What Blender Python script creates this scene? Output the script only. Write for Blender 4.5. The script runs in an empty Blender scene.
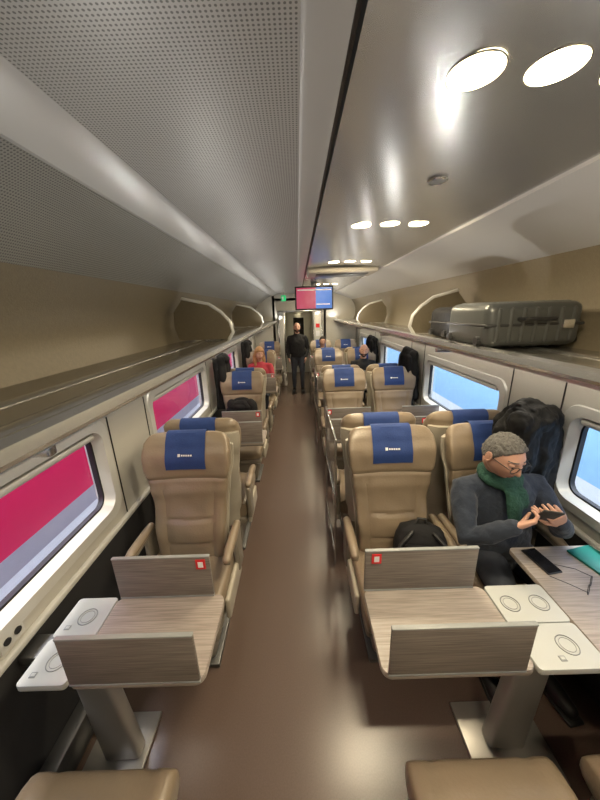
import bpy, bmesh, math, random
from mathutils import Vector, Matrix, noise
random.seed(7)
V=Vector
rad=math.radians
scene=bpy.context.scene
scene.view_settings.view_transform='Standard'
scene.view_settings.look='None'
scene.view_settings.exposure=0.42

# ------------------------------------------------------------------ materials
def mat(name,col,rough=.5,metal=0.,var=.12,nscale=8.,bump=0.,bscale=60.,stretch=(1,1,1),spec=.5,coat=0.,emit=None,es=0.,sheen=0.):
    m=bpy.data.materials.new(name); m.use_nodes=True
    nt=m.node_tree; b=nt.nodes['Principled BSDF']
    b.inputs['Roughness'].default_value=rough; b.inputs['Metallic'].default_value=metal
    b.inputs['Specular IOR Level'].default_value=spec
    b.inputs['Coat Weight'].default_value=coat
    b.inputs['Sheen Weight'].default_value=sheen
    tc=nt.nodes.new('ShaderNodeTexCoord'); mp=nt.nodes.new('ShaderNodeMapping')
    mp.inputs['Scale'].default_value=stretch
    nt.links.new(tc.outputs['Object'],mp.inputs['Vector'])
    n=nt.nodes.new('ShaderNodeTexNoise'); n.inputs['Scale'].default_value=nscale; n.inputs['Detail'].default_value=5
    nt.links.new(mp.outputs['Vector'],n.inputs['Vector'])
    mx=nt.nodes.new('ShaderNodeMix'); mx.data_type='RGBA'
    c1=[max(0,c*(1-var)) for c in col]+[1]; c2=[min(1,c*(1+var)) for c in col]+[1]
    mx.inputs['A'].default_value=c1; mx.inputs['B'].default_value=c2
    nt.links.new(n.outputs['Fac'],mx.inputs['Factor'])
    nt.links.new(mx.outputs['Result'],b.inputs['Base Color'])
    if bump>0:
        n2=nt.nodes.new('ShaderNodeTexNoise'); n2.inputs['Scale'].default_value=bscale; n2.inputs['Detail'].default_value=4
        nt.links.new(mp.outputs['Vector'],n2.inputs['Vector'])
        bp=nt.nodes.new('ShaderNodeBump'); bp.inputs['Strength'].default_value=bump; bp.inputs['Distance'].default_value=.01
        nt.links.new(n2.outputs['Fac'],bp.inputs['Height']); nt.links.new(bp.outputs['Normal'],b.inputs['Normal'])
    if emit:
        b.inputs['Emission Color'].default_value=(*emit,1); b.inputs['Emission Strength'].default_value=es
    return m

def perforated(name,col,pitch=.0088,hole=.27,dark=.35,rough=.42,metal=.25):
    m=bpy.data.materials.new(name); m.use_nodes=True
    nt=m.node_tree; b=nt.nodes['Principled BSDF']; b.inputs['Roughness'].default_value=rough; b.inputs['Metallic'].default_value=metal
    tc=nt.nodes.new('ShaderNodeTexCoord')
    sep=nt.nodes.new('ShaderNodeSeparateXYZ'); nt.links.new(tc.outputs['Object'],sep.inputs[0])
    def M(op,a,bv=None):
        n=nt.nodes.new('ShaderNodeMath'); n.operation=op
        if hasattr(a,'links'): nt.links.new(a,n.inputs[0])
        else: n.inputs[0].default_value=a
        if bv is not None:
            if hasattr(bv,'links'): nt.links.new(bv,n.inputs[1])
            else: n.inputs[1].default_value=bv
        return n.outputs[0]
    fx=M('SUBTRACT',M('FRACT',M('ADD',M('MULTIPLY',sep.outputs['X'],1/pitch),500)),.5)
    fy=M('SUBTRACT',M('FRACT',M('ADD',M('MULTIPLY',sep.outputs['Y'],1/pitch),500)),.5)
    d=M('SQRT',M('ADD',M('MULTIPLY',fx,fx),M('MULTIPLY',fy,fy)))
    h=M('LESS_THAN',d,hole)
    mx=nt.nodes.new('ShaderNodeMix'); mx.data_type='RGBA'
    mx.inputs['A'].default_value=(*col,1); mx.inputs['B'].default_value=(*[c*dark for c in col],1)
    nt.links.new(h,mx.inputs['Factor']); nt.links.new(mx.outputs['Result'],b.inputs['Base Color'])
    return m

def wood(name,col,col2,rough=.4,axis='X'):
    m=bpy.data.materials.new(name); m.use_nodes=True
    nt=m.node_tree; b=nt.nodes['Principled BSDF']; b.inputs['Roughness'].default_value=rough
    tc=nt.nodes.new('ShaderNodeTexCoord'); mp=nt.nodes.new('ShaderNodeMapping')
    mp.inputs['Scale'].default_value=(1.5,60,60) if axis=='X' else (60,1.5,60)
    nt.links.new(tc.outputs['Object'],mp.inputs['Vector'])
    n=nt.nodes.new('ShaderNodeTexNoise'); n.inputs['Scale'].default_value=4; n.inputs['Detail'].default_value=6; n.inputs['Distortion'].default_value=.4
    nt.links.new(mp.outputs['Vector'],n.inputs['Vector'])
    cr=nt.nodes.new('ShaderNodeValToRGB'); cr.color_ramp.elements[0].position=.35; cr.color_ramp.elements[1].position=.65
    cr.color_ramp.elements[0].color=(*col,1); cr.color_ramp.elements[1].color=(*col2,1)
    nt.links.new(n.outputs['Fac'],cr.inputs['Fac']); nt.links.new(cr.outputs['Color'],b.inputs['Base Color'])
    return m

def glassmat(name,tint=(.9,.95,1)):
    m=bpy.data.materials.new(name); m.use_nodes=True
    nt=m.node_tree; nt.nodes.clear()
    o=nt.nodes.new('ShaderNodeOutputMaterial'); t=nt.nodes.new('ShaderNodeBsdfTransparent'); g=nt.nodes.new('ShaderNodeBsdfGlossy')
    t.inputs['Color'].default_value=(*tint,1); g.inputs['Roughness'].default_value=.03
    f=nt.nodes.new('ShaderNodeLayerWeight'); f.inputs['Blend'].default_value=.5
    p=nt.nodes.new('ShaderNodeMath'); p.operation='POWER'; p.inputs[1].default_value=4.5
    nt.links.new(f.outputs['Facing'],p.inputs[0])
    q=nt.nodes.new('ShaderNodeMath'); q.operation='MULTIPLY_ADD'; q.inputs[1].default_value=.7; q.inputs[2].default_value=.035
    nt.links.new(p.outputs[0],q.inputs[0])
    mx=nt.nodes.new('ShaderNodeMixShader')
    nt.links.new(q.outputs[0],mx.inputs[0]); nt.links.new(t.outputs[0],mx.inputs[1]); nt.links.new(g.outputs[0],mx.inputs[2])
    nt.links.new(mx.outputs[0],o.inputs['Surface'])
    return m

M_leather=mat('leather_taupe',(.215,.166,.114),.30,var=.1,nscale=5,bump=.12,bscale=90)
M_shell=mat('seat_shell',(.38,.345,.28),.4,var=.05)
M_base=mat('seat_base_plastic',(.19,.165,.13),.5,var=.08)
M_metal=mat('brushed_metal',(.62,.615,.60),.22,.97,var=.06,nscale=20,stretch=(40,1,40))
M_leg=mat('table_leg_metal',(.36,.345,.32),.35,.6,var=.06)
M_metal_d=mat('dark_metal',(.12,.12,.12),.4,.8)
M_chrome=mat('chrome',(.75,.74,.72),.12,1.,var=.02)
M_blue=mat('blue_cloth',(.010,.036,.155),.75,var=.15,nscale=40,bump=.2,bscale=200)
M_white=mat('white_print',(.7,.7,.72),.6,var=.02)
M_cream=mat('cream_panel',(.46,.445,.40),.32,.15,var=.04,nscale=3)
M_creaml=mat('light_frame',(.52,.515,.485),.28,.15,var=.03)
M_dark=mat('charcoal_panel',(.018,.018,.02),.7,var=.2)
M_black=mat('black_rubber',(.01,.01,.01),.5)
M_brown=mat('bin_liner',(.135,.112,.074),.42,.15,var=.16,nscale=60,bump=.12,bscale=150)
M_shelf=mat('shelf_liner',(.38,.365,.33),.22,.9,var=.12,nscale=40)
M_ceil=mat('ceiling_smooth',(.44,.435,.42),.32,.15,var=.02)
M_perf=perforated('ceiling_perforated',(.42,.415,.40))
M_perf_shade=perforated('ceiling_perforated_shaded',(.23,.222,.20),hole=.3)  # shade on the lower perforated panel, put into a darker base colour
M_gloss=mat('ceiling_gloss',(.52,.515,.50),.24,.8,var=.03,nscale=2)
M_floor=mat('floor_vinyl',(.110,.076,.061),.27,var=.2,nscale=160,spec=.6)
M_wood=wood('table_laminate',(.23,.195,.17),(.36,.315,.275))
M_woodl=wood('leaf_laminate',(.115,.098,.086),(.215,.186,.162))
M_tgrey=mat('table_grey',(.42,.43,.41),.35,var=.03)
M_ring=mat('inlay_grey',(.22,.23,.23),.4)
M_red=mat('sticker_red',(.6,.015,.02),.5)
M_glass=glassmat('window_glass')
M_lamp=mat('lamp_lens',(1,.9,.7),.3,emit=(1,.84,.52),es=16.)
M_strip=mat('strip_lens',(1,.95,.85),.3,emit=(1,.90,.74),es=9.)
M_skin=mat('skin',(.46,.26,.19),.5,var=.08,nscale=30,bump=.05,bscale=200)
M_lip=mat('lips',(.36,.13,.10),.5)
M_hairg=mat('hair_grey',(.09,.086,.082),.8,var=.7,nscale=90,bump=.6,bscale=160)
M_hairk=mat('hair_dark',(.02,.016,.013),.8,var=.4,nscale=60)
M_hairb=mat('hair_blond',(.33,.18,.08),.7,var=.3,nscale=60)
M_navy=mat('sweater_navy',(.013,.020,.036),.85,var=.2,nscale=70,bump=.5,bscale=40,sheen=.1)
M_green=mat('scarf_green',(.012,.055,.038),.9,var=.35,nscale=50,bump=.6,bscale=90)
M_blk=mat('cloth_black',(.010,.010,.011),.8,var=.3,nscale=30,bump=.4,bscale=30,spec=.25)
M_puff=mat('puffer_black',(.007,.007,.007),.62,var=.3,nscale=30,bump=.6,bscale=22,spec=.25)
M_jean=mat('trousers_dark',(.02,.024,.035),.85)
M_redc=mat('cloth_red',(.35,.03,.05),.8)
M_eye=mat('eye_white',(.7,.68,.65),.2)
M_suit=mat('suitcase_grey',(.055,.058,.055),.34,.3,var=.15,nscale=4,bump=.05,bscale=30)
M_teal=mat('teal_cover',(.0,.12,.10),.5)
M_screen=mat('phone_glass',(.01,.01,.012),.08)

# ------------------------------------------------------------------ mesh builder
class MB:
    def __init__(s): s.bm=bmesh.new(); s.mats=[]
    def mi(s,m):
        if m not in s.mats: s.mats.append(m)
        return s.mats.index(m)
    def _tag(s,faces,m):
        i=s.mi(m)
        for f in faces: f.material_index=i; f.smooth=True
    def box(s,c,d,m,bev=0.,seg=2,rot=None,taper=None):
        t=bmesh.new(); bmesh.ops.create_cube(t,size=1)
        for v in t.verts:
            if taper and v.co.z>0: v.co.x*=taper[0]; v.co.y*=taper[1]
            v.co=V((v.co.x*d[0],v.co.y*d[1],v.co.z*d[2]))
        if bev>0: bmesh.ops.bevel(t,geom=list(t.edges),offset=min(bev,.49*min(d)),segments=seg,profile=.5,affect='EDGES',clamp_overlap=True)
        R=rot.to_4x4() if rot else Matrix.Identity(4)
        t.transform(Matrix.Translation(V(c))@R)
        s.merge(t,m)
    def merge(s,t,m=None):
        vm={}
        idx=s.mi(m) if m else None
        for v in t.verts: vm[v]=s.bm.verts.new(v.co)
        for f in t.faces:
            try: nf=s.bm.faces.new([vm[v] for v in f.verts])
            except ValueError: continue
            nf.material_index=idx if idx is not None else f.material_index; nf.smooth=True
        t.free()
    def loft(s,rings,m,cap=True,closed=True):
        bm=s.bm; R=[[bm.verts.new(p) for p in r] for r in rings]; fs=[]
        n=len(R[0])
        for a,b in zip(R,R[1:]):
            for i in range(n if closed else n-1):
                j=(i+1)%n
                fs.append(bm.faces.new((a[i],a[j],b[j],b[i])))
        if cap and closed:
            fs.append(bm.faces.new(list(reversed(R[0])))); fs.append(bm.faces.new(R[-1]))
        s._tag(fs,m)
    def tube(s,pts,r,m,n=12,dome=True,flat=1.,lat=None):
        pts=[V(p) for p in pts]
        if not hasattr(r,'__len__'): r=[r]*len(pts)
        P=list(pts); RR=list(r)
        if dome:
            d0=(pts[0]-pts[1]).normalized(); d1=(pts[-1]-pts[-2]).normalized()
            pre=[];pr=[]
            for a in (80,55,28): pre.append(pts[0]+d0*r[0]*math.sin(rad(a))); pr.append(r[0]*math.cos(rad(a)))
            post=[];po=[]
            for a in (28,55,80): post.append(pts[-1]+d1*r[-1]*math.sin(rad(a))); po.append(r[-1]*math.cos(rad(a)))
            P=pre+P+post; RR=pr+RR+po
        rings=[]; up=None
        for i,p in enumerate(P):
            a=P[max(0,i-1)]; b=P[min(len(P)-1,i+1)]
            t=(b-a).normalized()
            if lat is not None: u=(V(lat)-t*V(lat).dot(t)).normalized()
            else:
                if up is None: up=V((0,0,1)) if abs(t.z)<.9 else V((1,0,0))
                u=(up-t*up.dot(t))
                u=u.normalized() if u.length>1e-5 else t.orthogonal().normalized()
                up=u
            w=t.cross(u)
            rings.append([p+u*math.cos(2*math.pi*k/n)*RR[i]+w*math.sin(2*math.pi*k/n)*RR[i]*flat for k in range(n)])
        s.loft(rings,m)
    def extr(s,prof,y0,y1,m,closed=True,ny=1):
        rings=[]
        for k in range(ny+1):
            y=y0+(y1-y0)*k/ny
            rings.append([V((p[0],y,p[1])) for p in prof])
        s.loft(rings,m,cap=closed,closed=closed)
    def cyl(s,c,r,h,m,n=32,axis='Z',r2=None):
        r2=r if r2 is None else r2
        def P(a,rr,z):
            x,y=rr*math.cos(a),rr*math.sin(a)
            q={'Z':(x,y,z),'X':(z,x,y),'Y':(x,z,y)}[axis]
            return V(c)+V(q)
        s.loft([[P(2*math.pi*k/n,r,-h/2) for k in range(n)],[P(2*math.pi*k/n,r2,h/2) for k in range(n)]],m)
    def ball(s,c,rr,m,n=20,rot=None):
        t=bmesh.new(); bmesh.ops.create_uvsphere(t,u_segments=n,v_segments=max(8,n//2),radius=1)
        if not hasattr(rr,'__len__'): rr=(rr,rr,rr)
        R=rot.to_4x4() if rot else Matrix.Identity(4)
        t.transform(Matrix.Translation(V(c))@R@Matrix.Diagonal((*rr,1)))
        s.merge(t,m)
    def ring(s,c,R,r,m,n=32,k=8,rot=None,sx=1,sy=1):
        rings=[]
        for i in range(n+1):
            a=2*math.pi*i/n
            row=[]
            for j in range(k):
                b=2*math.pi*j/k
                p=V(((R+r*math.cos(b))*math.cos(a)*sx,(R+r*math.cos(b))*math.sin(a)*sy,r*math.sin(b)))
                if rot: p=rot@p
                row.append(V(c)+p)
            rings.append(row)
        s.loft(rings,m,cap=False)
    def done(s,name,angle=40,parent=None,loc=None,mods=None):
        bmesh.ops.recalc_face_normals(s.bm,faces=list(s.bm.faces))
        me=bpy.data.meshes.new(name); s.bm.to_mesh(me); s.bm.free()
        for m in s.mats: me.materials.append(m)
        me.set_sharp_from_angle(angle=rad(angle))
        o=bpy.data.objects.new(name,me); scene.collection.objects.link(o)
        if parent: o.parent=parent
        if loc: o.location=loc
        return o
TX={}
def folds_tex(sc):
    if sc not in TX:
        t=bpy.data.textures.new('folds_%g'%sc,'CLOUDS'); t.noise_scale=sc; t.noise_depth=2; TX[sc]=t
    return TX[sc]
def remesh(o,vox,sm=4,fold=0.,fs=.09):
    m=o.modifiers.new('r','REMESH'); m.mode='VOXEL'; m.voxel_size=vox; m.use_smooth_shade=True
    s=o.modifiers.new('s','SMOOTH'); s.iterations=sm; s.factor=.5
    if fold:
        d=o.modifiers.new('d','DISPLACE'); d.texture=folds_tex(fs); d.strength=fold; d.mid_level=.5; d.texture_coords='LOCAL'

def empty(name,loc=(0,0,0)):
    e=bpy.data.objects.new(name,None); e.location=loc; e.empty_display_size=.1
    scene.collection.objects.link(e); return e

XL,XR=-1.15,1.55
Y0,Y1=-1.7,8.2
# ------------------------------------------------------------------ room shell
mb=MB(); mb.box(((XL+XR)/2,(Y0+10.2)/2,-.03),(XR-XL+.3,10.2-Y0+.2,.06),M_floor); mb.done('floor')

WIN=[-1.1,.9,2.9,4.9,6.9]; HW=.69; ZB,ZT=.90,1.40
def wall(side,X,sg):
    mb=MB()
    t=.10; xc=X+sg*t/2
    L=Y1-Y0
    yc=(Y0+Y1)/2
    mb.box((xc+sg*.0,yc,.375),(t,L,.75),M_dark)
    mb.box((xc,yc,(.75+ZB)/2),(t,L,ZB-.75),M_cream)
    mb.box((xc,yc,(ZT+1.80)/2),(t,L,1.80-ZT),M_cream)
    edges=[Y0]
    for w in WIN: edges+= [w-HW,w+HW]
    edges.append(Y1)
    for i in range(0,len(edges),2):
        a,b=edges[i],edges[i+1]
        if b-a>.01: mb.box((xc,(a+b)/2,(ZB+ZT)/2),(t,b-a,ZT-ZB),M_cream)
    for w in WIN:
        for dy in (.78,1.22):
            mb.box((X-sg*.002,w+dy,1.26),(.006,.006,.98),M_black)
    mb.box((X-sg*.012,yc,.765),(.03,L,.03),M_creaml,.008)
    mb.box((X-sg*.04,yc,.10),(.08,L,.16),M_metal_d,.015)
    return mb.done('wall_'+side)
wall('left',XL,-1); wall('right',XR,1)

def rrect(w,h,r,n=6):
    pts=[]
    for cx,cy,a0 in ((w-r,h-r,0),(-w+r,h-r,90),(-w+r,-h+r,180),(w-r,-h+r,270)):
        for k in range(n+1):
            a=rad(a0+90*k/n); pts.append((cx+r*math.cos(a),cy+r*math.sin(a)))
    return pts
wi=0
for X,sg in ((XL,-1),(XR,1)):
    for w in WIN:
        wi+=1
        mb=MB(); zc=(ZB+ZT)/2; H=(ZT-ZB)/2
        specs=[(HW+.06,H+.06,.10,-.001),(HW+.055,H+.055,.10,-.014),(HW+.0,H+.0,.085,-.016),(HW-.030,H-.025,.07,.03)]
        rings=[[V((X+sg*o,w+p[0],zc+p[1])) for p in rrect(a,b,r)] for a,b,r,o in specs]
        mb.loft(rings,M_creaml,cap=False)
        specs=[(HW-.030,H-.025,.07,.03),(HW-.040,H-.035,.06,.032),(HW-.040,H-.035,.06,.06)]
        rings=[[V((X+sg*o,w+p[0],zc+p[1])) for p in rrect(a,b,r)] for a,b,r,o in specs]
        mb.loft(rings,M_black,cap=False)
        vs=[mb.bm.verts.new(V((X+sg*.055,w+p[0],zc+p[1]))) for p in rrect(HW-.035,H-.03,.06)]
        f=mb.bm.faces.new(vs); mb._tag([f],M_glass)
        mb.box((X+sg*.005,w,ZT-.030),(.03,2*HW-.10,.035),M_creaml,.01)
        mb.done('window_%d'%wi,50)

mb=MB()
def strip(pts,m): mb.extr(pts,Y0,Y1,m,closed=False,ny=1)
strip([(-1.08,1.765),(-1.115,1.85),(-1.12,1.95),(-1.09,2.06),(-1.0,2.19)],M_brown)
strip([(-1.0,2.19),(-.9,2.275),(-.78,2.35),(-.66,2.40)],M_perf_shade)
strip([(-.66,2.40),(-.64,2.395),(-.53,2.435),(-.51,2.45)],M_ceil)
strip([(-.51,2.45),(.02,2.452)],M_perf)
strip([(.02,2.452),(.03,2.447),(.105,2.447)],M_ceil)
strip([(.105,2.447),(.110,2.462),(.118,2.462),(.122,2.447)],M_metal_d)
strip([(.122,2.447),(.22,2.456),(.35,2.462),(.53,2.466),(.7,2.462),(.85,2.452),(.95,2.437)],M_gloss)
strip([(.95,2.437),(.955,2.425),(1.05,2.40),(1.2,2.35),(1.42,2.255)],M_ceil)
strip([(1.42,2.255),(1.49,2.15),(1.525,2.02),(1.52,1.88),(1.48,1.765)],M_brown)
mb.done('ceiling',30)

def cross_panel(name,y,open_=None,m=M_cream):
    mb=MB()
    if open_:
        a,b,z=open_
        mb.box(((XL+a)/2,y,1.25),(a-XL,.06,2.5),m); mb.box(((XR+b)/2,y,1.25),(XR-b,.06,2.5),m)
        mb.box(((a+b)/2,y,(z+2.5)/2),(b-a,.06,2.5-z),m)
    else: mb.box(((XL+XR)/2,y,1.25),(XR-XL,.06,2.5),m)
    return mb.done(name)
cross_panel('wall_back',Y0-.03)
cross_panel('wall_end',Y1+.03,(-.38,.46,2.0))
mb=MB()
for x0,x1 in ((-.52,-.33),(.40,.66)):
    mb.box(((x0+x1)/2,Y1-.03,1.0),(x1-x0,.03,1.98),M_metal,.006)
    mb.box(((x0+x1)/2,Y1-.05,1.15),(x1-x0-.07,.012,1.5),M_creaml,.004)
mb.box((.07,Y1-.03,2.0),(1.2,.05,.05),M_metal,.006)
mb.box((.53,Y1-.062,1.62),(.10,.006,.10),M_red)
mb.box((.53,Y1-.062,1.42),(.10,.006,.14),M_white)
mb.done('door_frame')
mb=MB()
mb.box((-.62,9.2,1.2),(.06,2,2.4),M_cream); mb.box((.72,9.2,1.2),(.06,2,2.4),M_cream)
mb.box((.05,9.2,2.3),(1.4,2,.06),M_ceil); mb.box((.05,10.2,1.2),(1.4,.06,2.4),M_cream)
mb.done('wall_vestibule')
mb=MB()
mb.box((.03,10.14,1.0),(.74,.05,2.0),M_creaml,.01)
mb.box((.03,10.11,1.35),(.34,.012,.9),M_screen,.004)
mb.box((.33,10.10,1.0),(.03,.03,.18),M_chrome,.008)
mb.done('door_1')
mb=MB(); mb.cyl((.05,9.1,2.25),.16,.03,M_lamp); mb.ring((.05,9.1,2.245),.165,.012,M_chrome); mb.done('vestibule_lamp')

# ------------------------------------------------------------------ luggage racks
def rack(name,lip,wallx,sg):
    mb=MB(); L=(Y0+.02,Y1-.02)
    def pr(a,z0,b,z1): return [(lip+sg*a,z0),(lip+sg*b,z0),(lip+sg*b,z1),(lip+sg*a,z1)]
    W=abs(wallx-lip)-.005
    nose=[(0,1.757),(.006,1.745),(.03,1.738),(.055,1.742),(.062,1.752),(.055,1.785),(.03,1.792),(.008,1.782)]
    mb.extr([(lip+sg*a,z) for a,z in nose],*L,M_metal)
    mb.extr(pr(.066,1.75,.08,1.762),*L,M_black)
    mb.extr([(lip+sg*a,z) for a,z in ((.082,1.75),(.155,1.75),(.155,1.768),(.14,1.776),(.118,1.779),(.096,1.776),(.082,1.768))],*L,M_metal)
    mb.extr(pr(.155,1.75,.168,1.76),*L,M_black)
    mb.extr(pr(.168,1.750,.30,1.768),*L,M_shelf)
    mb.extr([(lip+sg*a,z) for a,z in ((.30,1.75),(.35,1.75),(.35,1.770),(.335,1.778),(.315,1.778),(.30,1.770))],*L,M_metal)
    mb.extr(pr(.35,1.750,W-.02,1.765),*L,M_shelf)
    mb.extr(pr(.06,1.715,W,1.747),*L,M_creaml)
    for k in range(6):
        y=-.9+1.6*k
        if y<Y1-.1: mb.box((lip+sg*(W/2+.05),y,1.69),(W-.12,.03,.05),M_metal,.008)
    return mb.done(name,30)
rack('luggage_rack',-.52,XL,-1); rack('luggage_rack',.94,XR,1)

for x in (-1.0,1.40):
    mb=MB()
    mb.box((x,3.2,1.705),(.07,9.4,.018),M_metal,.004)
    mb.box((x,3.2,1.692),(.05,9.3,.012),M_strip,.004)
    mb.done('rack_light_strip')
# tiny unseen spots added along the rack noses to brighten the ceiling
for x,tx in ((-.50,.35),(.925,-.1)):
    for k in range(10):
        y=-.9+1.0*k
        ld=bpy.data.lights.new('added_ceiling_fill','SPOT'); ld.energy=4.2; ld.color=(1,.97,.92); ld.spot_size=rad(175); ld.spot_blend=.9; ld.shadow_soft_size=.004
        lo=bpy.data.objects.new('added_ceiling_fill_spot',ld); lo.location=(x,y,1.80); scene.collection.objects.link(lo)
        d=V((tx*.3,0,1)); lo.rotation_euler=(-d).to_track_quat('Z','Y').to_euler()

def divider(lip,wallx,sg,y):
    mb=MB(); W=abs(wallx-lip)
    prof=[(.10,1.780),(.06,1.84),(.08,1.93),(.15,2.01),(.25,2.08),(W-.16,2.13),(W-.07,2.02),(W-.06,1.90),(W-.09,1.780)]
    mb.extr([(lip+sg*a,z) for a,z in prof],y-.012,y+.012,M_brown)
    for p,q in zip(prof,prof[1:6]):
        mb.tube([(lip+sg*p[0],y,p[1]),(lip+sg*q[0],y,q[1])],.016,M_creaml,n=8)
    mb.done('rack_divider')
for y in (2.75,5.2): divider(-.52,XL,-1,y); divider(.94,XR,1,y)

# ------------------------------------------------------------------ ceiling fixtures
for y in (-.5,.78,1.93,3.28,4.6,5.9,7.2):
    mb=MB()
    for x in (.382,.547,.712):
        zz=2.461 if abs(x-.547)>.1 else 2.466
        mb.cyl((x,y,zz-.001),.053,.004,M_lamp,36)
        mb.ring((x,y,zz-.001),.055,.002,M_chrome)
    mb.done('ceiling_downlight')
    for x in (.382,.547,.712):
        zz=2.461 if abs(x-.547)>.1 else 2.466
        ld=bpy.data.lights.new('downlight','AREA'); ld.shape='DISK'; ld.size=.098; ld.energy=5.8; ld.color=(1,.84,.58)
        lo=bpy.data.objects.new('downlight_bulb',ld); lo.location=(x,y,zz-.006); scene.collection.objects.link(lo)
mb=MB(); mb.cyl((.55,1.33,2.461),.030,.008,M_metal_d,24); mb.ring((.55,1.33,2.460),.034,.005,M_chrome); mb.done('ceiling_sensor')
mb=MB(); mb.box((.53,3.85,2.43),(.80,.5,.06),M_shell,.028,4); mb.box((.53,3.85,2.396),(.6,.3,.01),M_metal_d,.004); mb.done('ceiling_air_vent')

def screen_mat():
    m=bpy.data.materials.new('screen_picture'); m.use_nodes=True
    nt=m.node_tree; b=nt.nodes['Principled BSDF']; b.inputs['Roughness'].default_value=.2
    tc=nt.nodes.new('ShaderNodeTexCoord'); sp=nt.nodes.new('ShaderNodeSeparateXYZ'); nt.links.new(tc.outputs['Object'],sp.inputs[0])
    cr=nt.nodes.new('ShaderNodeValToRGB'); cr.color_ramp.interpolation='CONSTANT'
    e=cr.color_ramp.elements; e[0].position=0; e[0].color=(.42,.012,.05,1); e[1].position=.54; e[1].color=(.03,.16,.55,1)
    mr=nt.nodes.new('ShaderNodeMapRange'); mr.inputs['From Min'].default_value=-.30; mr.inputs['From Max'].default_value=.30
    nt.links.new(sp.outputs['X'],mr.inputs['Value']); nt.links.new(mr.outputs[0],cr.inputs[0])
    n=nt.nodes.new('ShaderNodeTexNoise'); n.inputs['Scale'].default_value=9; nt.links.new(tc.outputs['Object'],n.inputs['Vector'])
    mx=nt.nodes.new('ShaderNodeMix'); mx.data_type='RGBA'; mx.blend_type='SCREEN'; mx.inputs['B'].default_value=(.04,.06,.10,1)
    nt.links.new(n.outputs['Fac'],mx.inputs['Factor']); nt.links.new(cr.outputs[0],mx.inputs['A'])
    nt.links.new(mx.outputs['Result'],b.inputs['Emission Color']); b.inputs['Emission Strength'].default_value=.8
    b.inputs['Base Color'].default_value=(.02,.02,.02,1)
    return m
M_scr=screen_mat()
mb=MB(); mb.box((0,0,0),(.64,.05,.38),M_black,.012); mb.box((0,-.027,0),(.59,.004,.33),M_scr)
mb.box((0,-.031,.13),(.56,.003,.018),M_white); mb.box((.15,-.031,-.10),(.22,.003,.014),M_white)
mb.box((0,.02,.22),(.10,.04,.10),M_metal_d,.01)
mb.done('ceiling_monitor',loc=(.29,5.3,2.20))
M_exit=mat('exit_green',(.0,.35,.12),.4,emit=(.03,.7,.22),es=.4)
mb=MB(); mb.box((0,0,0),(.09,.03,.11),M_exit,.008); mb.box((0,0,.12),(.02,.02,.14),M_metal); mb.box((-.015,-.017,0),(.03,.002,.06),M_white)
mb.done('exit_sign',loc=(-.26,6.2,2.25))

# ------------------------------------------------------------------ seats
def interp(x,tab):
    if x<=tab[0][0]: return tab[0][1]
    for (a,va),(b,vb) in zip(tab,tab[1:]):
        if x<=b:
            t=(x-a)/(b-a); t=t*t*(3-2*t)
            return va+(vb-va)*t
    return tab[-1][1]
SP=[(.40,-.16),(.6,-.135),(.9,-.07),(1.1,-.025),(1.28,.0)]
HWT=[(.40,.20),(.55,.215),(.8,.228),(.95,.247),(1.08,.270),(1.16,.274),(1.22,.268),(1.255,.25),(1.272,.225),(1.28,.17)]
HTT=[(.40,.05),(.5,.065),(.9,.06),(.97,.052),(1.05,.062),(1.15,.062),(1.22,.050),(1.255,.036),(1.272,.022),(1.28,.008)]
def wing(z): return .055*math.exp(-((z-1.1)/.16)**2)+.03*math.exp(-((z-.65)/.2)**2)
def front_y(u,z):
    ht=interp(z,HTT); 
    g=0
    if z<1.0: g+=.014*math.exp(-((abs(u)-.64)/.045)**2)*min(1,(1.0-z)/.05)
    for zs in (1.0,.74,.58):
        if zs==1.0 or abs(u)<.64: g+=.010*math.exp(-((z-zs)/.009)**2)
    pil=.018*math.exp(-((z-1.10)/.065)**2)*max(0,1-(u/.75)**2)
    lum=.02*math.exp(-((z-.66)/.1)**2)*max(0,1-(u/.6)**2)
    wr=.004*noise.noise(V((u*3,z*14,2)))
    return interp(z,SP)-ht*(max(0,1-abs(u)**5))**.2-wing(z)*abs(u)**2.5+g-pil-lum+wr
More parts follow.
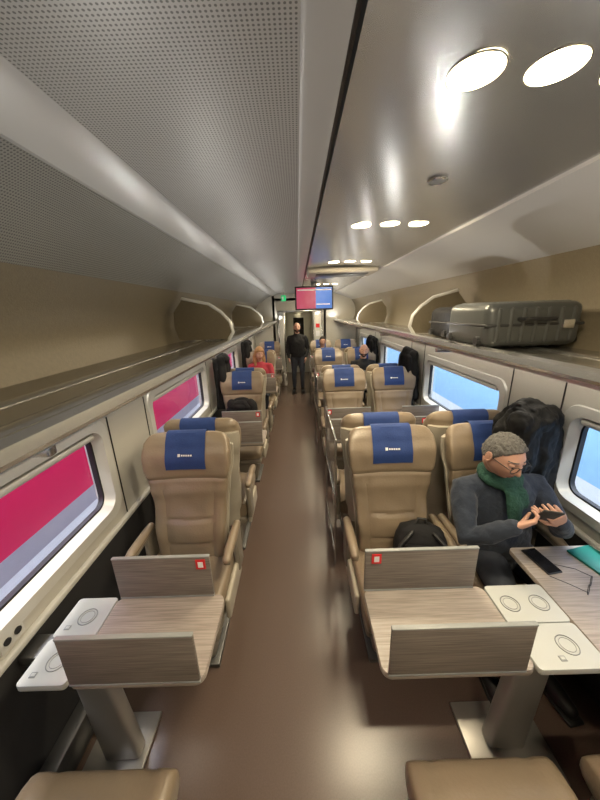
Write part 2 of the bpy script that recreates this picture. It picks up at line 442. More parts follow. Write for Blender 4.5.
def seat_mesh():
    mb=MB()
    zs=[.40+.0115*i for i in range(75)]+[1.264,1.27,1.275,1.279]
    rings=[]
    N=30
    for z in zs:
        hw=interp(z,HWT); ht=interp(z,HTT); r=[]
        for k in range(N+1):
            u=-math.cos(math.pi*k/N); r.append(V((hw*u,front_y(u,z),z)))
        for k in range(1,N):
            u=math.cos(math.pi*k/N)
            r.append(V((hw*u,interp(z,SP)+ht*(max(0,1-abs(u)**4))**.25-wing(z)*.7*abs(u)**2.5,z)))
        rings.append(r)
    mb.loft(rings,M_leather)
    rings=[]
    for i in range(22):
        z=.30+i*.042
        hw=interp(z,HWT)+.008; yy=interp(z,SP)+interp(z,HTT)*.6; r=[]
        for k in range(13):
            u=-1+2*k/12; r.append(V((hw*u,yy-.02,z)))
        for k in range(13):
            u=1-2*k/12; r.append(V((hw*u,yy+.055*(1-abs(u)**4)**.5-.002,z)))
        rings.append(r)
    mb.loft(rings,M_shell)
    cv=[]
    zt=[1.065+.0155*i for i in range(14)]
    for z in zt:
        z=min(z,1.262); hw=interp(z,HWT)
        cv.append([V((-.125+.25*k/14,front_y((-.125+.25*k/14)/hw,z)-.006,z+.002)) for k in range(15)])
    cv.append([V((-.125+.25*k/14,interp(1.279,SP)-.028,1.281)) for k in range(15)])
    cv.append([V((-.125+.25*k/14,interp(1.279,SP)-.012,1.287)) for k in range(15)])
    cv.append([V((-.125+.25*k/14,interp(1.279,SP)+.015,1.287)) for k in range(15)])
    cv.append([V((-.125+.25*k/14,interp(1.279,SP)+.036,1.274)) for k in range(15)])
    cv.append([V((-.125+.25*k/14,interp(1.25,SP)+.052,1.25)) for k in range(15)])
    cv.append([V((-.125+.25*k/14,interp(1.2,SP)+.068,1.14)) for k in range(15)])
    mb.loft(cv,M_blue,cap=False,closed=False)
    for (x0,x1,z0,z1) in ((-.046,-.030,1.150,1.166),(-.024,-.014,1.153,1.162),(-.010,.000,1.153,1.162),(.004,.014,1.153,1.162),(.018,.028,1.153,1.162),(.032,.044,1.153,1.162)):
        r=[]
        for z in (z0,z1):
            r.append([V((x0+(x1-x0)*k/4,front_y((x0+(x1-x0)*k/4)/.286,z)-.009,z)) for k in range(5)])
        mb.loft(r,M_white,cap=False,closed=False)
    rings=[]
    ys=[-.66,-.655,-.64,-.61,-.56,-.48,-.38,-.28,-.18,-.12]
    for i,y in enumerate(ys):
        k=[.25,.55,.8,.95,1,1,1,1,1,.9][i]
        r=[]
        for a in range(40):
            th=2*math.pi*a/40; cx,sx=math.cos(th),math.sin(th)
            x=.262*math.copysign(abs(cx)**.35,cx)*(.94+.06*k)
            z=.415+.075*k*math.copysign(abs(sx)**.5,sx)
            if sx>0:
                u=x/.262
                z+=.012*abs(u)**3 - .010*math.exp(-((abs(u)-.66)/.05)**2) + .012*math.exp(-((y+.54)/.08)**2)
            r.append(V((x,y,z)))
        rings.append(r)
    mb.loft(rings,M_leather)
    mb.box((0,-.36,.315),(.50,.50,.07),M_base,.02,3)
    mb.box((0,-.34,.16),(.36,.36,.28),M_base,.03,3,taper=(1.1,1.15))
    mb.box((0,-.34,.015),(.42,.42,.03),M_metal_d,.008)
    for sx in (-1,1):
        x=sx*.285
        mb.tube([(x,-.42,.655),(x,-.36,.667),(x,-.24,.665),(x,-.12,.66)],[.024,.028,.028,.025],M_leather,n=14,flat=1.0)
        mb.box((x,-.27,.637),(.042,.32,.025),M_base,.01)
        mb.box((x,-.15,.50),(.035,.12,.28),M_base,.012,3)
        mb.box((x*.97,-.30,.36),(.03,.36,.14),M_shell,.012,3)
    o=mb.done('train_seat',38)
    return o
seat0=seat_mesh(); seat_me=seat0.data
bpy.data.objects.remove(seat0)
def seat(x,y,face):
    o=bpy.data.objects.new('train_seat',seat_me); scene.collection.objects.link(o)
    o.location=(x,y,0)
    if face>0: o.rotation_euler=(0,0,math.pi)
for yb in (1.8,3.8,5.8,7.75):
    for x in (-.73,.57,1.20): seat(x,yb,-1)
for yb in (2.03,4.03,6.03):
    for x in (-.73,.57,1.20): seat(x,yb,1)
for x in (-.73,.59,1.22): seat(x,0.0,1)

for y in (2.08,4.08,6.08):
    mb=MB(); x=.245
    for yy in (y-.12,y+.62): mb.tube([(x,yy,.02),(x,yy,1.12)],.009,M_metal,n=10)
    for z in (.12,.62,1.12): mb.tube([(x,y-.12,z),(x,y+.62,z)],.008,M_metal,n=10)
    mb.box((x,y+.25,.87),(.006,.72,.48),M_glass)
    mb.done('glass_partition')

# ------------------------------------------------------------------ tables
def leaf(mb,x0,x1,y,up=True,sticker=None,dy=0):
    if up:
        R=Matrix.Rotation(rad(dy),3,'X')
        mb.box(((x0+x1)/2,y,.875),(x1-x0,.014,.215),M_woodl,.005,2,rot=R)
        for e in (.765,.982): mb.box(((x0+x1)/2,y,e),(x1-x0,.017,.008),M_ring,.003)
    if sticker:
        mb.box((sticker,y-.009,.945),(.042,.003,.05),M_red); mb.box((sticker,y-.0115,.945),(.022,.002,.028),M_white); 
def top(mb,x0,x1,y0,y1,m,r=.03,rr=None):
    n=6; w,h=(x1-x0)/2,(y1-y0)/2
    pts=rrect(w,h,r,n); cx,cy=(x0+x1)/2,(y0+y1)/2
    rings=[[V((cx+p[0]*k,cy+p[1]*k,z)) for p in pts] for k,z in ((.985,.735),(1,.739),(1,.757),(.99,.761))]
    mb.loft(rings,m)
def holders(mb,cx,cy,s=1):
    mb.ring((cx,cy,.7625),.036,.0018,M_ring,28,6); mb.ring((cx,cy,.7625),.026,.001,M_ring,28,6)
    mb.box((cx-.055*s,cy-.045,.762),(.022,.018,.002),M_ring); mb.box((cx-.055*s,cy-.045,.7632),(.014,.010,.002),M_tgrey)
def table_left(c,name='folding_table'):
    mb=MB(); a,b=c-.165,c+.175
    top(mb,-.86,-.37,a,b,M_wood,.035)
    top(mb,-1.04,-.862,a,c-.002,M_tgrey,.015); top(mb,-1.04,-.862,c+.002,b,M_tgrey,.015)
    holders(mb,-.945,c-.085); holders(mb,-.945,c+.085)
    mb.box((-.71,c,.722),(.66,.26,.028),M_metal_d,.008)
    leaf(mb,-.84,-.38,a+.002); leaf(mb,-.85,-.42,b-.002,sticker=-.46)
    mb.box((-.90,c,.37),(.17,.07,.70),M_leg,.02,3,rot=Matrix.Rotation(rad(-4),3,'Y'),taper=(.8,1))
    mb.box((-.91,c+.0,.012),(.28,.30,.02),M_leg,.008,2)
    mb.box((-1.09,c,.70),(.11,.10,.05),M_metal_d,.01)
    return mb.done(name)
def table_right(c,opened=True):
    mb=MB(); a,b=c-.165,c+.175
    top(mb,.262,.812,a,b,M_wood,.035)
    top(mb,.816,1.075,a,c-.002,M_tgrey,.015); top(mb,.816,1.075,c+.002,b,M_tgrey,.015)
    for dx in (.88,1.005):
        mb.ring((dx,c+.085,.7625),.036,.0018,M_ring,28,6); mb.ring((dx,c+.085,.7625),.026,.001,M_ring,28,6)
    holders(mb,.98,c-.085)
    if opened: top(mb,1.079,1.53,c-.40,c+.40,M_wood,.03)
    else:
        top(mb,1.079,1.53,a,b,M_wood,.03); leaf(mb,1.10,1.50,a+.002,sticker=1.2); leaf(mb,1.10,1.50,b-.002)
    mb.box((.90,c,.722),(1.1,.26,.028),M_metal_d,.008)
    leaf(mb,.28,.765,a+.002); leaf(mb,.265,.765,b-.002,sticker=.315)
    mb.box((.93,c,.37),(.17,.075,.70),M_leg,.02,3,rot=Matrix.Rotation(rad(4),3,'Y'),taper=(.8,1))
    mb.box((.92,c,.012),(.38,.30,.02),M_leg,.008,2)
    mb.box((1.50,c,.70),(.08,.10,.05),M_metal_d,.01)
    return mb.done('folding_table')
for c in (.9,2.9,4.9,6.9): table_left(c); table_right(c,c==.9)
mb=MB()
mb.box((XL+.008,.86,.835),(.012,.10,.07),M_creaml,.004)
for dy in (-.022,.022):
    mb.cyl((XL+.016,.86+dy,.835),.014,.006,M_black,16,'X')
mb.done('power_socket')

# ------------------------------------------------------------------ small objects on table
mb=MB(); mb.box((0,0,0),(.078,.155,.009),M_black,.004,3); mb.box((0,0,.0048),(.072,.148,.001),M_screen)
o=mb.done('smartphone',loc=(1.18,1.20,.7665)); o.rotation_euler=(0,0,rad(8))
mb=MB()
for dx in (-.033,.033): mb.ring((dx,0,.022),.024,.0014,M_black,24,6,rot=Matrix.Rotation(rad(80),3,'X'),sx=1.1,sy=.8)
mb.tube([(-.009,0,.024),(.009,0,.024)],.0014,M_black,n=6)
for sx in (-1,1): mb.tube([(sx*.060,0,.026),(sx*.062,.06,.024),(sx*.05,.13,.006)],.0014,M_black,n=6)
o=mb.done('reading_glasses',loc=(1.27,1.04,.7645)); o.rotation_euler=(0,0,rad(40))
mb=MB(); mb.box((0,0,0),(.15,.21,.012),M_teal,.004); mb.box((.002,0,.001),(.146,.204,.008),M_white)
o=mb.done('notebook',loc=(1.45,1.17,.769)); o.rotation_euler=(0,0,rad(12))

def suitcase(loc,w=.50,l=.42,h=.225,m=M_suit,rz=0):
    mb=MB()
    mb.box((0,0,0),(w,l,h),m,.045,5)
    for i in range(7):
        x=-w*.38+i*w*.127
        mb.box((x,0,0),(.028,l+.010,h-.05),m,.012,2)
        mb.box((x,0,0),(.028,l-.08,h+.010),m,.012,2)
    mb.box((0,0,.0),(w+.006,l+.006,.016),M_black,.006)
    mb.tube([(-.09,-l/2-.004,.03),(-.08,-l/2-.03,.03),(.08,-l/2-.03,.03),(.09,-l/2-.004,.03)],.009,M_black,n=8)
    mb.box((.16,-l/2-.008,0),(.06,.02,.045),M_metal,.006)
    for sx in (-1,1):
        for sy in (-1,1):
            mb.cyl((sx*(w/2+.008),sy*(l/2-.06),-h/2+.03),.022,.016,M_black,16,'X')
            mb.box((sx*(w/2-.0),sy*(l/2-.06),-h/2+.035),(.02,.035,.04),M_black,.006)
    o=mb.done('suitcase',loc=loc); o.rotation_euler=(0,0,rz); return o
suitcase((1.215,1.78,1.898))
suitcase((1.245,2.26,1.888),.42,.34,.205,M_blk)
def bag(loc,s,m,name='travel_bag'):
    mb=MB(); rings=[]
    for i in range(15):
        t=i/14; x=(t-.5)*s[0]; k=(math.sin(math.pi*min(max(t*.94+.03,0),1)))**.3
        rings.append([V((x,math.cos(a)*s[1]/2*k*(1+.05*noise.noise(V((x*9,a,0)))),s[2]/2*k*math.copysign(abs(math.sin(a))**.7,math.sin(a))*(1+.08*noise.noise(V((x*12,a,4)))))) for a in [2*math.pi*j/24 for j in range(24)]])
    mb.loft(rings,m)
    mb.tube([(-.1*s[0]/.5,-s[1]*.2,s[2]*.45),(-.07,-s[1]*.1,s[2]*.7),(.07,-s[1]*.1,s[2]*.7),(.1*s[0]/.5,-s[1]*.2,s[2]*.45)],.010,M_black,n=8)
    for sx in (-.27,.27): mb.box((sx*s[0],0,.0),(.03,s[1]*1.0,s[2]*.97),M_black,.01)
    return mb.done(name,60,loc=loc)
bag((-.85,3.15,1.868),(.36,.3,.17),M_creaml)

# ------------------------------------------------------------------ coats
def coat(loc,w,dep,h,m,rz=0,quilt=True,name='hanging_coat',rem=False,fold=.0):
    mb=MB(); rings=[]; n=60; NZ=60
    for i in range(NZ+1):
        t=i/NZ; z=-t*h
        k=interp(t,[(0,.35),(.05,.62),(.14,.92),(.3,1.0),(.7,1.02),(.95,1.06),(1,.98)])
        q=1+(.07*abs(math.sin(t*math.pi*9)) if quilt else .02)
        r=[]
        for a in range(n):
            th=2*math.pi*a/n
            f=1+.20*noise.noise(V((math.cos(th)*2,math.sin(th)*2,t*3+loc[1])))+.07*math.sin(th*5+t*2)
            if fold: f+=fold*noise.noise(V((math.cos(th)*3.2+t*2,math.sin(th)*3.2,t*4.5)))+.10*math.sin(th*9+2.5*math.sin(t*4))*min(1,t*3)
            r.append(V((math.cos(th)*w/2*k*q*f,math.sin(th)*dep/2*min(1,k+.2)*q*f,z)))
        rings.append(r)
    mb.loft(rings,m)
    for sx in (-1,1):
        pts=[];rr=[]
        for i in range(22):
            t=i/21
            pts.append((sx*(w*.34+w*.12*math.sin(t*1.9))+.012*math.sin(t*11),-dep*.16-dep*.26*t,-h*.09-h*.72*t))
            rr.append((.070-.018*t)*(1+(.12*abs(math.sin(t*math.pi*6)) if quilt else .16*noise.noise(V((t*9,sx,0)))))*w/.42)
        mb.tube(pts,rr,m,n=16)
    mb.ring((0,-.03,-.05),w*.24,.045,m,24,10,rot=Matrix.Rotation(rad(30),3,'X'),sy=.8)
    o=mb.done(name,70,loc=loc); o.rotation_euler=(0,0,rz)
    if rem: remesh(o,.0075,2,.022,.055)
    return o
coat((1.325,1.64,1.44),.40,.24,.80,M_puff,rad(24),False,rem=True,fold=.22)
coat((-1.02,3.9,1.50),.34,.18,.7,M_blk,rad(90),False)
coat((-1.02,5.9,1.50),.34,.18,.7,M_blk,rad(90),False)
coat((1.42,3.9,1.50),.34,.18,.75,M_blk,rad(90),False)
coat((1.42,5.9,1.50),.34,.18,.75,M_blk,rad(90),False)

mb=MB(); rings=[]
for i in range(16):
    t=i/15; z=.0+.27*t; k=interp(t,[(0,.75),(.1,1),(.6,.97),(.85,.8),(1,.35)])
    rings.append([V((math.copysign(abs(math.cos(a))**.6,math.cos(a))*.155*k*(1+.06*noise.noise(V((a,t*4,1)))),
                     math.copysign(abs(math.sin(a))**.6,math.sin(a))*.09*k*(1+.1*noise.noise(V((a,t*5,3)))),z)) for a in [2*math.pi*j/32 for j in range(32)]])
mb.loft(rings,M_blk)
mb.box((0,-.09,.10),(.21,.05,.14),M_blk,.02,3); mb.tube([(-.09,-.118,.16),(.09,-.118,.16)],.004,M_metal,n=6)
mb.tube([(-.04,-.02,.25),(-.02,-.02,.30),(.02,-.02,.30),(.04,-.02,.25)],.009,M_black,n=8)
for sx in (-1,1): mb.tube([(sx*.06,-.08,.24),(sx*.13,-.13,.18),(sx*.15,-.12,.07),(sx*.11,-.09,.02)],.011,M_black,n=8)
o=mb.done('backpack',60,loc=(.69,1.45,.50)); o.rotation_euler=(rad(-14),0,rad(-12))

coat((-.72,3.55,.98),.34,.22,.45,M_blk,0,True,'folded_jacket')

# ------------------------------------------------------------------ people
def head_pt(n):
    x,y,z=.076*n.x,.096*n.y,.118*n.z
    if n.z<0:
        x*=1-.30*n.z*n.z
        if n.y>0: y*=1-.45*min(1,max(0,(-n.z-.2)/.8))
    f=max(0,-n.y)
    if f>0:
        f=min(1,f*1.6); d=0
        g=0
        if -.04<z<.04: g=min(1,(.04-z)/.06)*min(1,(z+.04)/.012)
        d+=.025*math.exp(-(x/(.011+.005*(z<-.01)))**2)*g
        d-=.011*math.exp(-((abs(x)-.031)/.017)**2-((z-.018)/.013)**2)
        d+=.006*math.exp(-((abs(x)-.028)/.026)**2-((z-.04)/.009)**2)
        d+=.007*math.exp(-(x/.024)**2)*(math.exp(-((z+.056)/.006)**2)+math.exp(-((z+.069)/.0065)**2))
        d+=.009*math.exp(-(x/.022)**2-((z+.098)/.014)**2)
        d+=.004*math.exp(-((abs(x)-.042)/.018)**2-((z+.018)/.02)**2)
        y-=d*f
    return V((x,y,z))
def build_head(name,parent,loc,R,skin,hair,style,glasses=False,scarf=None):
    mb=MB()
    NU,NVv=80,64
    def sph(fn,m,mfn=None):
        bm=mb.bm; rows=[]
        for j in range(NVv+1):
            ph=math.pi*(j+.0)/NVv; ph=min(max(ph,.02),math.pi-.02)
            rows.append([bm.verts.new(fn(V((math.sin(ph)*math.cos(2*math.pi*i/NU),math.sin(ph)*math.sin(2*math.pi*i/NU),math.cos(ph))))) for i in range(NU)])
        fs=[]
        for a,b in zip(rows,rows[1:]):
            for i in range(NU):
                k=(i+1)%NU; f=bm.faces.new((a[i],a[k],b[k],b[i])); f.smooth=True
                c=f.calc_center_median()
                f.material_index=mb.mi(mfn(c) if mfn else m)
        for r in (rows[0],rows[-1]):
            f=bm.faces.new(r); f.smooth=True; f.material_index=mb.mi(m)
    def fm(c):
        if c.y<-.06:
            if abs(c.x)<.022 and -.073<c.z<-.052: return M_lip
            if .012<abs(c.x)<.05 and .038<c.z<.047: return hair
        return skin
    sph(head_pt,skin,fm)
    T={'short':[(-1,.78),(-.75,.62),(-.45,.40),(-.22,.12),(-.10,-.05),(.12,.10),(.3,-.3),(1,-.5)],
       'long':[(-1,.55),(-.6,.35),(-.35,-.1),(-.1,-.6),(.4,-.9),(1,-.95)],
       'bald':[(-1,3),(-.2,3),(-.05,1.0),(.2,.05),(.4,-.3),(1,-.5)]}[style]
    th={'short':.010,'long':.022,'bald':.004}[style]
    def hp(n):
        tt=interp(n.y,T); e=min(1,max(0,(n.z-tt)*6)) if style!='bald' else (min(1,max(0,(n.z-tt)*5)) if n.z<.45 else 0)
        p=head_pt(n)
        nz=noise.noise(n*7)*.006+noise.noise(n*18)*.005
        return p*1.0+n*( -.012+(th+.012+ (nz if style=='short' else nz*.3))*e)
    sph(hp,hair)
    if style=='bald':
        def bp(n):
            p=head_pt(n); e=1 if (n.z<-.28 and n.y<.0 and not(-.6<n.z<-.42 and abs(n.x)<.3)) else 0
            return p+n*(-.012+.017*e)
        sph(bp,hair)
    for sx in (-1,1):
        mb.ball((sx*.031,-.076,.018),.0125,M_eye,16)
        mb.ball((sx*.031,-.0855,.014),.006,M_black,12)
        mb.ball((sx*.031,-.0765,.0215),(.0145,.0132,.0115),skin,16)
        mb.ball((sx*.077,.008,.004),(.009,.020,.031),skin,16,rot=Matrix.Rotation(rad(sx*-14),3,'Z'))
        mb.ring((sx*.083,.008,.006),.019,.004,skin,20,6,rot=Matrix.Rotation(rad(90),3,'Y')@Matrix.Rotation(rad(8),3,'Z'),sx=1.35,sy=.85)
    if style=='long':
        for sx in (-1,1):
            mb.tube([(sx*.055,.03,.03),(sx*.078,.03,-.05),(sx*.085,.01,-.13),(sx*.08,-.02,-.20)],[.035,.04,.038,.02],hair,n=14)
    if glasses:
        for sx in (-1,1):
            mb.ring((sx*.033,-.104,.012),.021,.0022,M_black,28,8,rot=Matrix.Rotation(rad(88),3,'X'),sx=1.15,sy=.85)
            mb.tube([(sx*.057,-.102,.018),(sx*.074,-.05,.018),(sx*.083,.01,.014)],.0022,M_black,n=6)
        mb.tube([(-.010,-.106,.016),(.010,-.106,.016)],.0022,M_black,n=6)
    o=mb.done('head',60,parent=parent); o.matrix_local=Matrix.Translation(V(loc))@R.to_4x4()
    return o
def hand(parent,wrist,d,nrm,curl,skin,side,thumb_open=.5,nm='hand',s=.93):
    d=V(d).normalized(); nrm=V(nrm); nrm=(nrm-d*nrm.dot(d)).normalized(); lat=d.cross(nrm).normalized()*side
    W=V(wrist); mb=MB()
    rings=[]
    for t,hw,ht in ((-.03,.024,.019),(0,.026,.019),(.02,.034,.018),(.05,.040,.016),(.08,.041,.013),(.092,.037,.009)):
        c=W+d*t*s
        rings.append([c+lat*math.cos(a)*hw*s+nrm*math.sin(a)*ht*s for a in [2*math.pi*k/16 for k in range(16)]])
    mb.loft(rings,skin)
    for i,(off,L) in enumerate(((.030,.072),(.010,.082),(-.010,.076),(-.029,.060))):
        c=W+d*.082*s+lat*off*s; a=0; pts=[c-d*.015*s,c]
        cur=curl[i] if hasattr(curl,'__len__') else curl
        for seg,fr in ((0,.45),(1,.30),(2,.25)):
            a+=cur*(.8,1.1,.7)[seg]
            c=c+(d*math.cos(a)+nrm*math.sin(a)+lat*off*.8)*L*fr*s; pts.append(c)
        mb.tube(pts,[.0095*s,.0092*s,.0086*s,.008*s,.007*s],skin,n=10)
    c=W+d*.022*s+lat*.026*s
    t1=(lat*(.75)+d*.65+nrm*.35).normalized(); t2=(lat*(.35*thumb_open*2)+d*.85+nrm*.5).normalized(); t3=(d*.9+nrm*.5-lat*.1).normalized()
    p1=c+t1*.038*s; p2=p1+t2*.030*s; p3=p2+t3*.022*s
    mb.tube([c-t1*.01*s,c,p1,p2,p3],[.014*s,.014*s,.0115*s,.0098*s,.008*s],skin,n=10)
    o=mb.done(nm,60,parent=parent); remesh(o,.0032,3); return o
def person(name,J,top_m,leg_m,skin,hair,style,headR,glasses=False,vox=.011,hands=None,shoe=M_black,bulk=1.0):
    P=empty(name)
    J={k:V(v) for k,v in J.items()}
    lat=(J['shR']-J['shL']).normalized()
    hl=(J['hipR']-J['hipL']).normalized()
    mb=MB()
    pel,che,nek=J['pelvis'],J['chest'],J['neck']
    seq=[(pel-V((0,0,.04)),.15,.115,hl),(pel+(che-pel)*.25,.165,.125,hl),(pel+(che-pel)*.55,.165,.125,lat),(che,.180,.13,lat),
         (che+(nek-che)*.40,.175,.115,lat),(che+(nek-che)*.68,.145,.09,lat),(che+(nek-che)*.88,.10,.075,lat),(nek,.070,.065,lat),(nek+(J['head']-nek)*.15,.062,.06,lat)]
    rings=[]
    for i,(c,hw,hd,l) in enumerate(seq):
        ax=(seq[min(i+1,len(seq)-1)][0]-seq[max(i-1,0)][0]).normalized()
        l=(l-ax*l.dot(ax)).normalized(); f=ax.cross(l)
        rings.append([c+l*math.copysign(abs(math.cos(a))**.85,math.cos(a))*hw*bulk+f*math.copysign(abs(math.sin(a))**.85,math.sin(a))*hd*bulk for a in [2*math.pi*k/28 for k in range(28)]])
    mb.loft(rings,top_m)
    for s in ('L','R'):
        sh,el,wr=J['sh'+s],J['el'+s],J['wr'+s]
        mid=sh.lerp(el,.5); fm=el.lerp(wr,.35)
        base=nek.lerp(che,.30)
        mb.tube([base.lerp(sh,.35),base.lerp(sh,.72),sh,sh.lerp(mid,.5),mid,el,fm,wr],[.052*bulk,.058*bulk,.060*bulk,.061*bulk,.056*bulk,.048*bulk,.046*bulk,.035*bulk],top_m,n=18)
    o=mb.done('torso_and_sleeves',60,parent=P); remesh(o,vox,6,.020,.07)
    mb=MB(); hb=J['head']+headR@V((0,.03,-.06))
    mb.tube([nek-V((0,0,.03)),nek.lerp(hb,.5),hb],[.058,.054,.056],skin,n=20)
    mb.done('neck',60,parent=P)
    mb=MB()
    mb.tube([J['hipL']-hl*.0,pel-V((0,0,.02)),J['hipR']],[.095,.115,.095],leg_m,n=20)
    for s in ('L','R'):
        h,k,a=J['hip'+s],J['knee'+s],J['ank'+s]
        mb.tube([h,h.lerp(k,.5),k,k.lerp(a,.35),a+(k-a)*.08],[.098,.082,.062,.060,.046],leg_m,n=18)
    o=mb.done('trousers',60,parent=P); remesh(o,vox,5,.015,.08)
    mb=MB()
    for s in ('L','R'):
        a,t=J['ank'+s],J['toe'+s]
        hd=(a-t); hd.z=0; hd.normalize()
        a2=V((a.x,a.y,t.z+.01))
        mb.tube([a+V((0,0,.0)),a2+hd*.02+V((0,0,.0)),a2.lerp(t,.5),t],[.04,.046,.043,.036],shoe,n=14)
        mb.box(((a2+t)/2+V((0,0,-.036)))[:],(.085,(a2-t).length+.10,.018),shoe,.008,2,rot=Matrix.Rotation(math.atan2(hd.y,hd.x)-math.pi/2,3,'Z'))
    mb.done('shoes',60,parent=P)
    for i,hd in enumerate(hands or []):
        hand(P,*hd,nm='hand_%d'%i)
    build_head(name,P,J['head'],headR,skin,hair,style,glasses)
    return P
def HR(yaw,pitch,roll=0):
    return Matrix.Rotation(rad(yaw),3,'Z')@Matrix.Rotation(rad(pitch),3,'X')@Matrix.Rotation(rad(roll),3,'Y')

Jm=dict(pelvis=(1.18,1.50,.56),chest=(1.11,1.49,.92),neck=(1.075,1.445,1.115),head=(1.015,1.36,1.272),
  shL=(.885,1.45,1.04),elL=(.845,1.28,.84),wrL=(.98,1.165,1.005),
  shR=(1.30,1.47,1.03),elR=(1.37,1.32,.84),wrR=(1.205,1.175,1.01),
  hipL=(1.09,1.48,.57),kneeL=(1.00,1.10,.57),ankL=(.985,1.13,.12),toeL=(.975,1.00,.047),
  hipR=(1.27,1.48,.57),kneeR=(1.30,1.08,.57),ankR=(1.28,1.14,.12),toeR=(1.30,.99,.047))
man=person('seated_man',Jm,M_navy,M_jean,M_skin,M_hairg,'short',HR(12,20,-3),True,.009,
  hands=[((.985,1.16,1.01),(.80,-.22,.50),(.1,.5,.75),(.55,.65,.75,.8),M_skin,-1),
         ((1.20,1.17,1.015),(-.60,-.30,.60),(-.3,.75,.5),(.6,.7,.8,.9),M_skin,1)],bulk=1.08)
mb=MB()
for z,r,w in ((1.120,.080,.028),(1.145,.070,.024)):
    mb.ring((1.068,1.432,z),r,w,M_green,36,12,rot=Matrix.Rotation(rad(16),3,'X'),sx=1.05,sy=.95)
mb.tube([(1.055,1.37,1.12),(1.07,1.325,1.07),(1.085,1.31,1.0),(1.09,1.305,.94)],[.026,.036,.04,.036],M_green,n=16,flat=.45,lat=(1,0,0))
mb.tube([(1.095,1.375,1.12),(1.12,1.33,1.07),(1.135,1.325,1.01)],[.022,.032,.034],M_green,n=16,flat=.45,lat=(1,0,0))
o=mb.done('scarf',60,parent=man); remesh(o,.006,2,.012,.03)
mb=MB()
R=Matrix.Rotation(rad(-20),3,'Z')@Matrix.Rotation(rad(-48),3,'X')
mb.box((1.095,1.135,1.085),(.074,.150,.009),M_black,.004,3,rot=R)
mb.done('handheld_phone',parent=man)

y=7.45; x=-.02
Js=dict(pelvis=(x,y,.95),chest=(x,y,1.25),neck=(x,y,1.47),head=(x,y-.03,1.62),
  shL=(x-.19,y,1.38),elL=(x-.25,y+.02,1.12),wrL=(x-.22,y-.10,.90),
  shR=(x+.19,y,1.38),elR=(x+.25,y+.02,1.12),wrR=(x+.20,y-.12,.92),
  hipL=(x-.09,y,.90),kneeL=(x-.10,y-.02,.50),ankL=(x-.11,y+.02,.12),toeL=(x-.13,y-.12,.047),
  hipR=(x+.09,y,.90),kneeR=(x+.10,y-.05,.50),ankR=(x+.10,y-.02,.12),toeR=(x+.12,y-.16,.047))
person('standing_man',Js,M_blk,M_jean,M_skin,M_hairk,'bald',HR(8,8),False,.014,
  hands=[((x-.22,y-.10,.90),(.1,-.3,-.9),(1,0,0),.3,M_skin,1),((x+.20,y-.12,.92),(-.1,-.3,-.9),(-1,0,0),.3,M_skin,-1)],bulk=1.06)

def seated(name,x,yb,topm,skin,hair,style,yaw,z=0,pitch=10):
    y=yb-.27
    J=dict(pelvis=(x,y,.58),chest=(x,y+.04,.90),neck=(x,y+.04,1.12),head=(x,y-.01,1.27),
     shL=(x-.18,y+.03,1.04),elL=(x-.24,y-.05,.78),wrL=(x-.12,y-.26,.70),
     shR=(x+.18,y+.03,1.04),elR=(x+.24,y-.05,.78),wrR=(x+.12,y-.26,.70),
     hipL=(x-.09,y,.58),kneeL=(x-.11,y-.42,.57),ankL=(x-.11,y-.40,.12),toeL=(x-.12,y-.53,.047),
     hipR=(x+.09,y,.58),kneeR=(x+.11,y-.42,.57),ankR=(x+.11,y-.40,.12),toeR=(x+.12,y-.53,.047))
    return person(name,J,topm,M_jean,skin,hair,style,HR(yaw,pitch),False,.014,
      hands=[((x-.12,y-.26,.70),(.5,-.7,-.1),(0,0,-1),.35,M_skin,-1),((x+.12,y-.26,.70),(-.5,-.7,-.1),(0,0,-1),.35,M_skin,1)],bulk=.95)
seated('seated_woman',-.72,5.8,M_redc,M_skin,M_hairb,'long',20)
seated('seated_passenger',1.20,5.8,M_blk,M_skin,M_hairk,'bald',-10)
seated('seated_passenger',.60,7.75,M_blk,M_skin,M_hairk,'short',0)

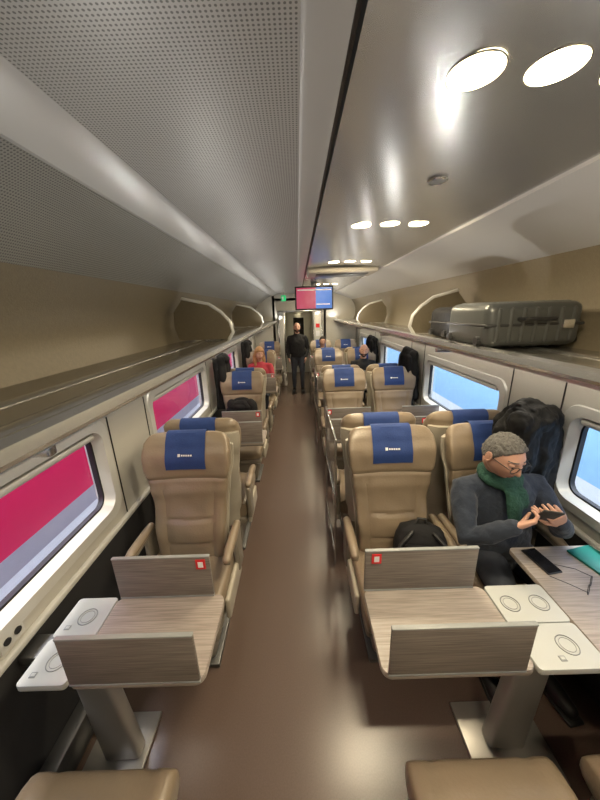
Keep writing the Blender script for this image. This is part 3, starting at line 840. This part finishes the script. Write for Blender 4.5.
# ------------------------------------------------------------------ outside
M_trred=mat('train_red',(.62,.022,.095),.25,var=.06,nscale=2)
M_trgrey=mat('train_grey',(.42,.40,.46),.35,var=.06)
M_trblue=mat('train_blue',(.32,.55,.82),.3,var=.1)
M_trwhite=mat('train_white',(.75,.78,.82),.35)
M_ground=mat('ballast',(.16,.16,.17),.9,var=.4,nscale=30,bump=.5)
mb=MB()
mb.extr([(-2.66,-.9),(-2.66,-.24)],-6,20,M_trwhite,closed=False)
mb.extr([(-2.66,-.24),(-2.645,-.02)],-6,20,M_trgrey,closed=False)
mb.extr([(-2.645,-.02),(-2.64,.6),(-2.66,1.0)],-6,20,M_trred,closed=False)
mb.extr([(-2.66,1.0),(-2.70,1.65)],-6,20,M_screen,closed=False)
mb.extr([(-2.70,1.65),(-2.78,2.1),(-3.05,2.45),(-3.6,2.6),(-5.6,2.6),(-5.6,-.9),(-2.66,-.9)],-6,20,M_trred,closed=False)
mb.done('red_carriage',30)
mb=MB()
mb.extr([(3.3,-.9),(3.3,.0)],-6,20,M_trwhite,closed=False)
mb.extr([(3.3,.0),(3.29,.9)],-6,20,M_trblue,closed=False)
mb.extr([(3.29,.9),(3.32,1.6)],-6,20,M_screen,closed=False)
mb.extr([(3.32,1.6),(3.4,2.1),(3.7,2.4),(6,2.5),(6,-.9),(3.3,-.9)],-6,20,M_trwhite,closed=False)
mb.done('blue_carriage',30)
mb=MB(); mb.box((0,7,-.95),(40,60,.1),M_ground); mb.done('ground')
for x,e,c in ((-1.9,520,(.88,.86,1)),(2.4,900,(.86,.93,1))):  # unseen lamps added above the gaps to brighten the carriages outside
    mb=MB(); mb.box((x,5,3.4),(.3,20,.08),M_metal,.02); mb.box((x,5,3.35),(.2,19.8,.03),M_lamp,.01); mb.done('added_outside_lamp')
    ld=bpy.data.lights.new('added_outside_area','AREA'); ld.shape='RECTANGLE'; ld.size=.25; ld.size_y=20; ld.energy=e; ld.color=c
    lo=bpy.data.objects.new('added_outside_fill',ld); lo.location=(x,5,3.3); scene.collection.objects.link(lo)

w=bpy.data.worlds.new('World'); scene.world=w; w.use_nodes=True
w.node_tree.nodes['Background'].inputs['Color'].default_value=(.38,.56,1.0,1)
w.node_tree.nodes['Background'].inputs['Strength'].default_value=1.4

# ------------------------------------------------------------------ camera
cd=bpy.data.cameras.new('camera'); cam=bpy.data.objects.new('camera',cd); scene.collection.objects.link(cam)
cd.sensor_fit='VERTICAL'; cd.sensor_height=32; cd.lens=12; cd.clip_start=.03; cd.clip_end=200
cam.matrix_world=Matrix.Translation((0,0,2.0))@Matrix.Rotation(rad(73.5),4,'X')@Matrix.Rotation(rad(-1.8),4,'Z')
scene.camera=cam
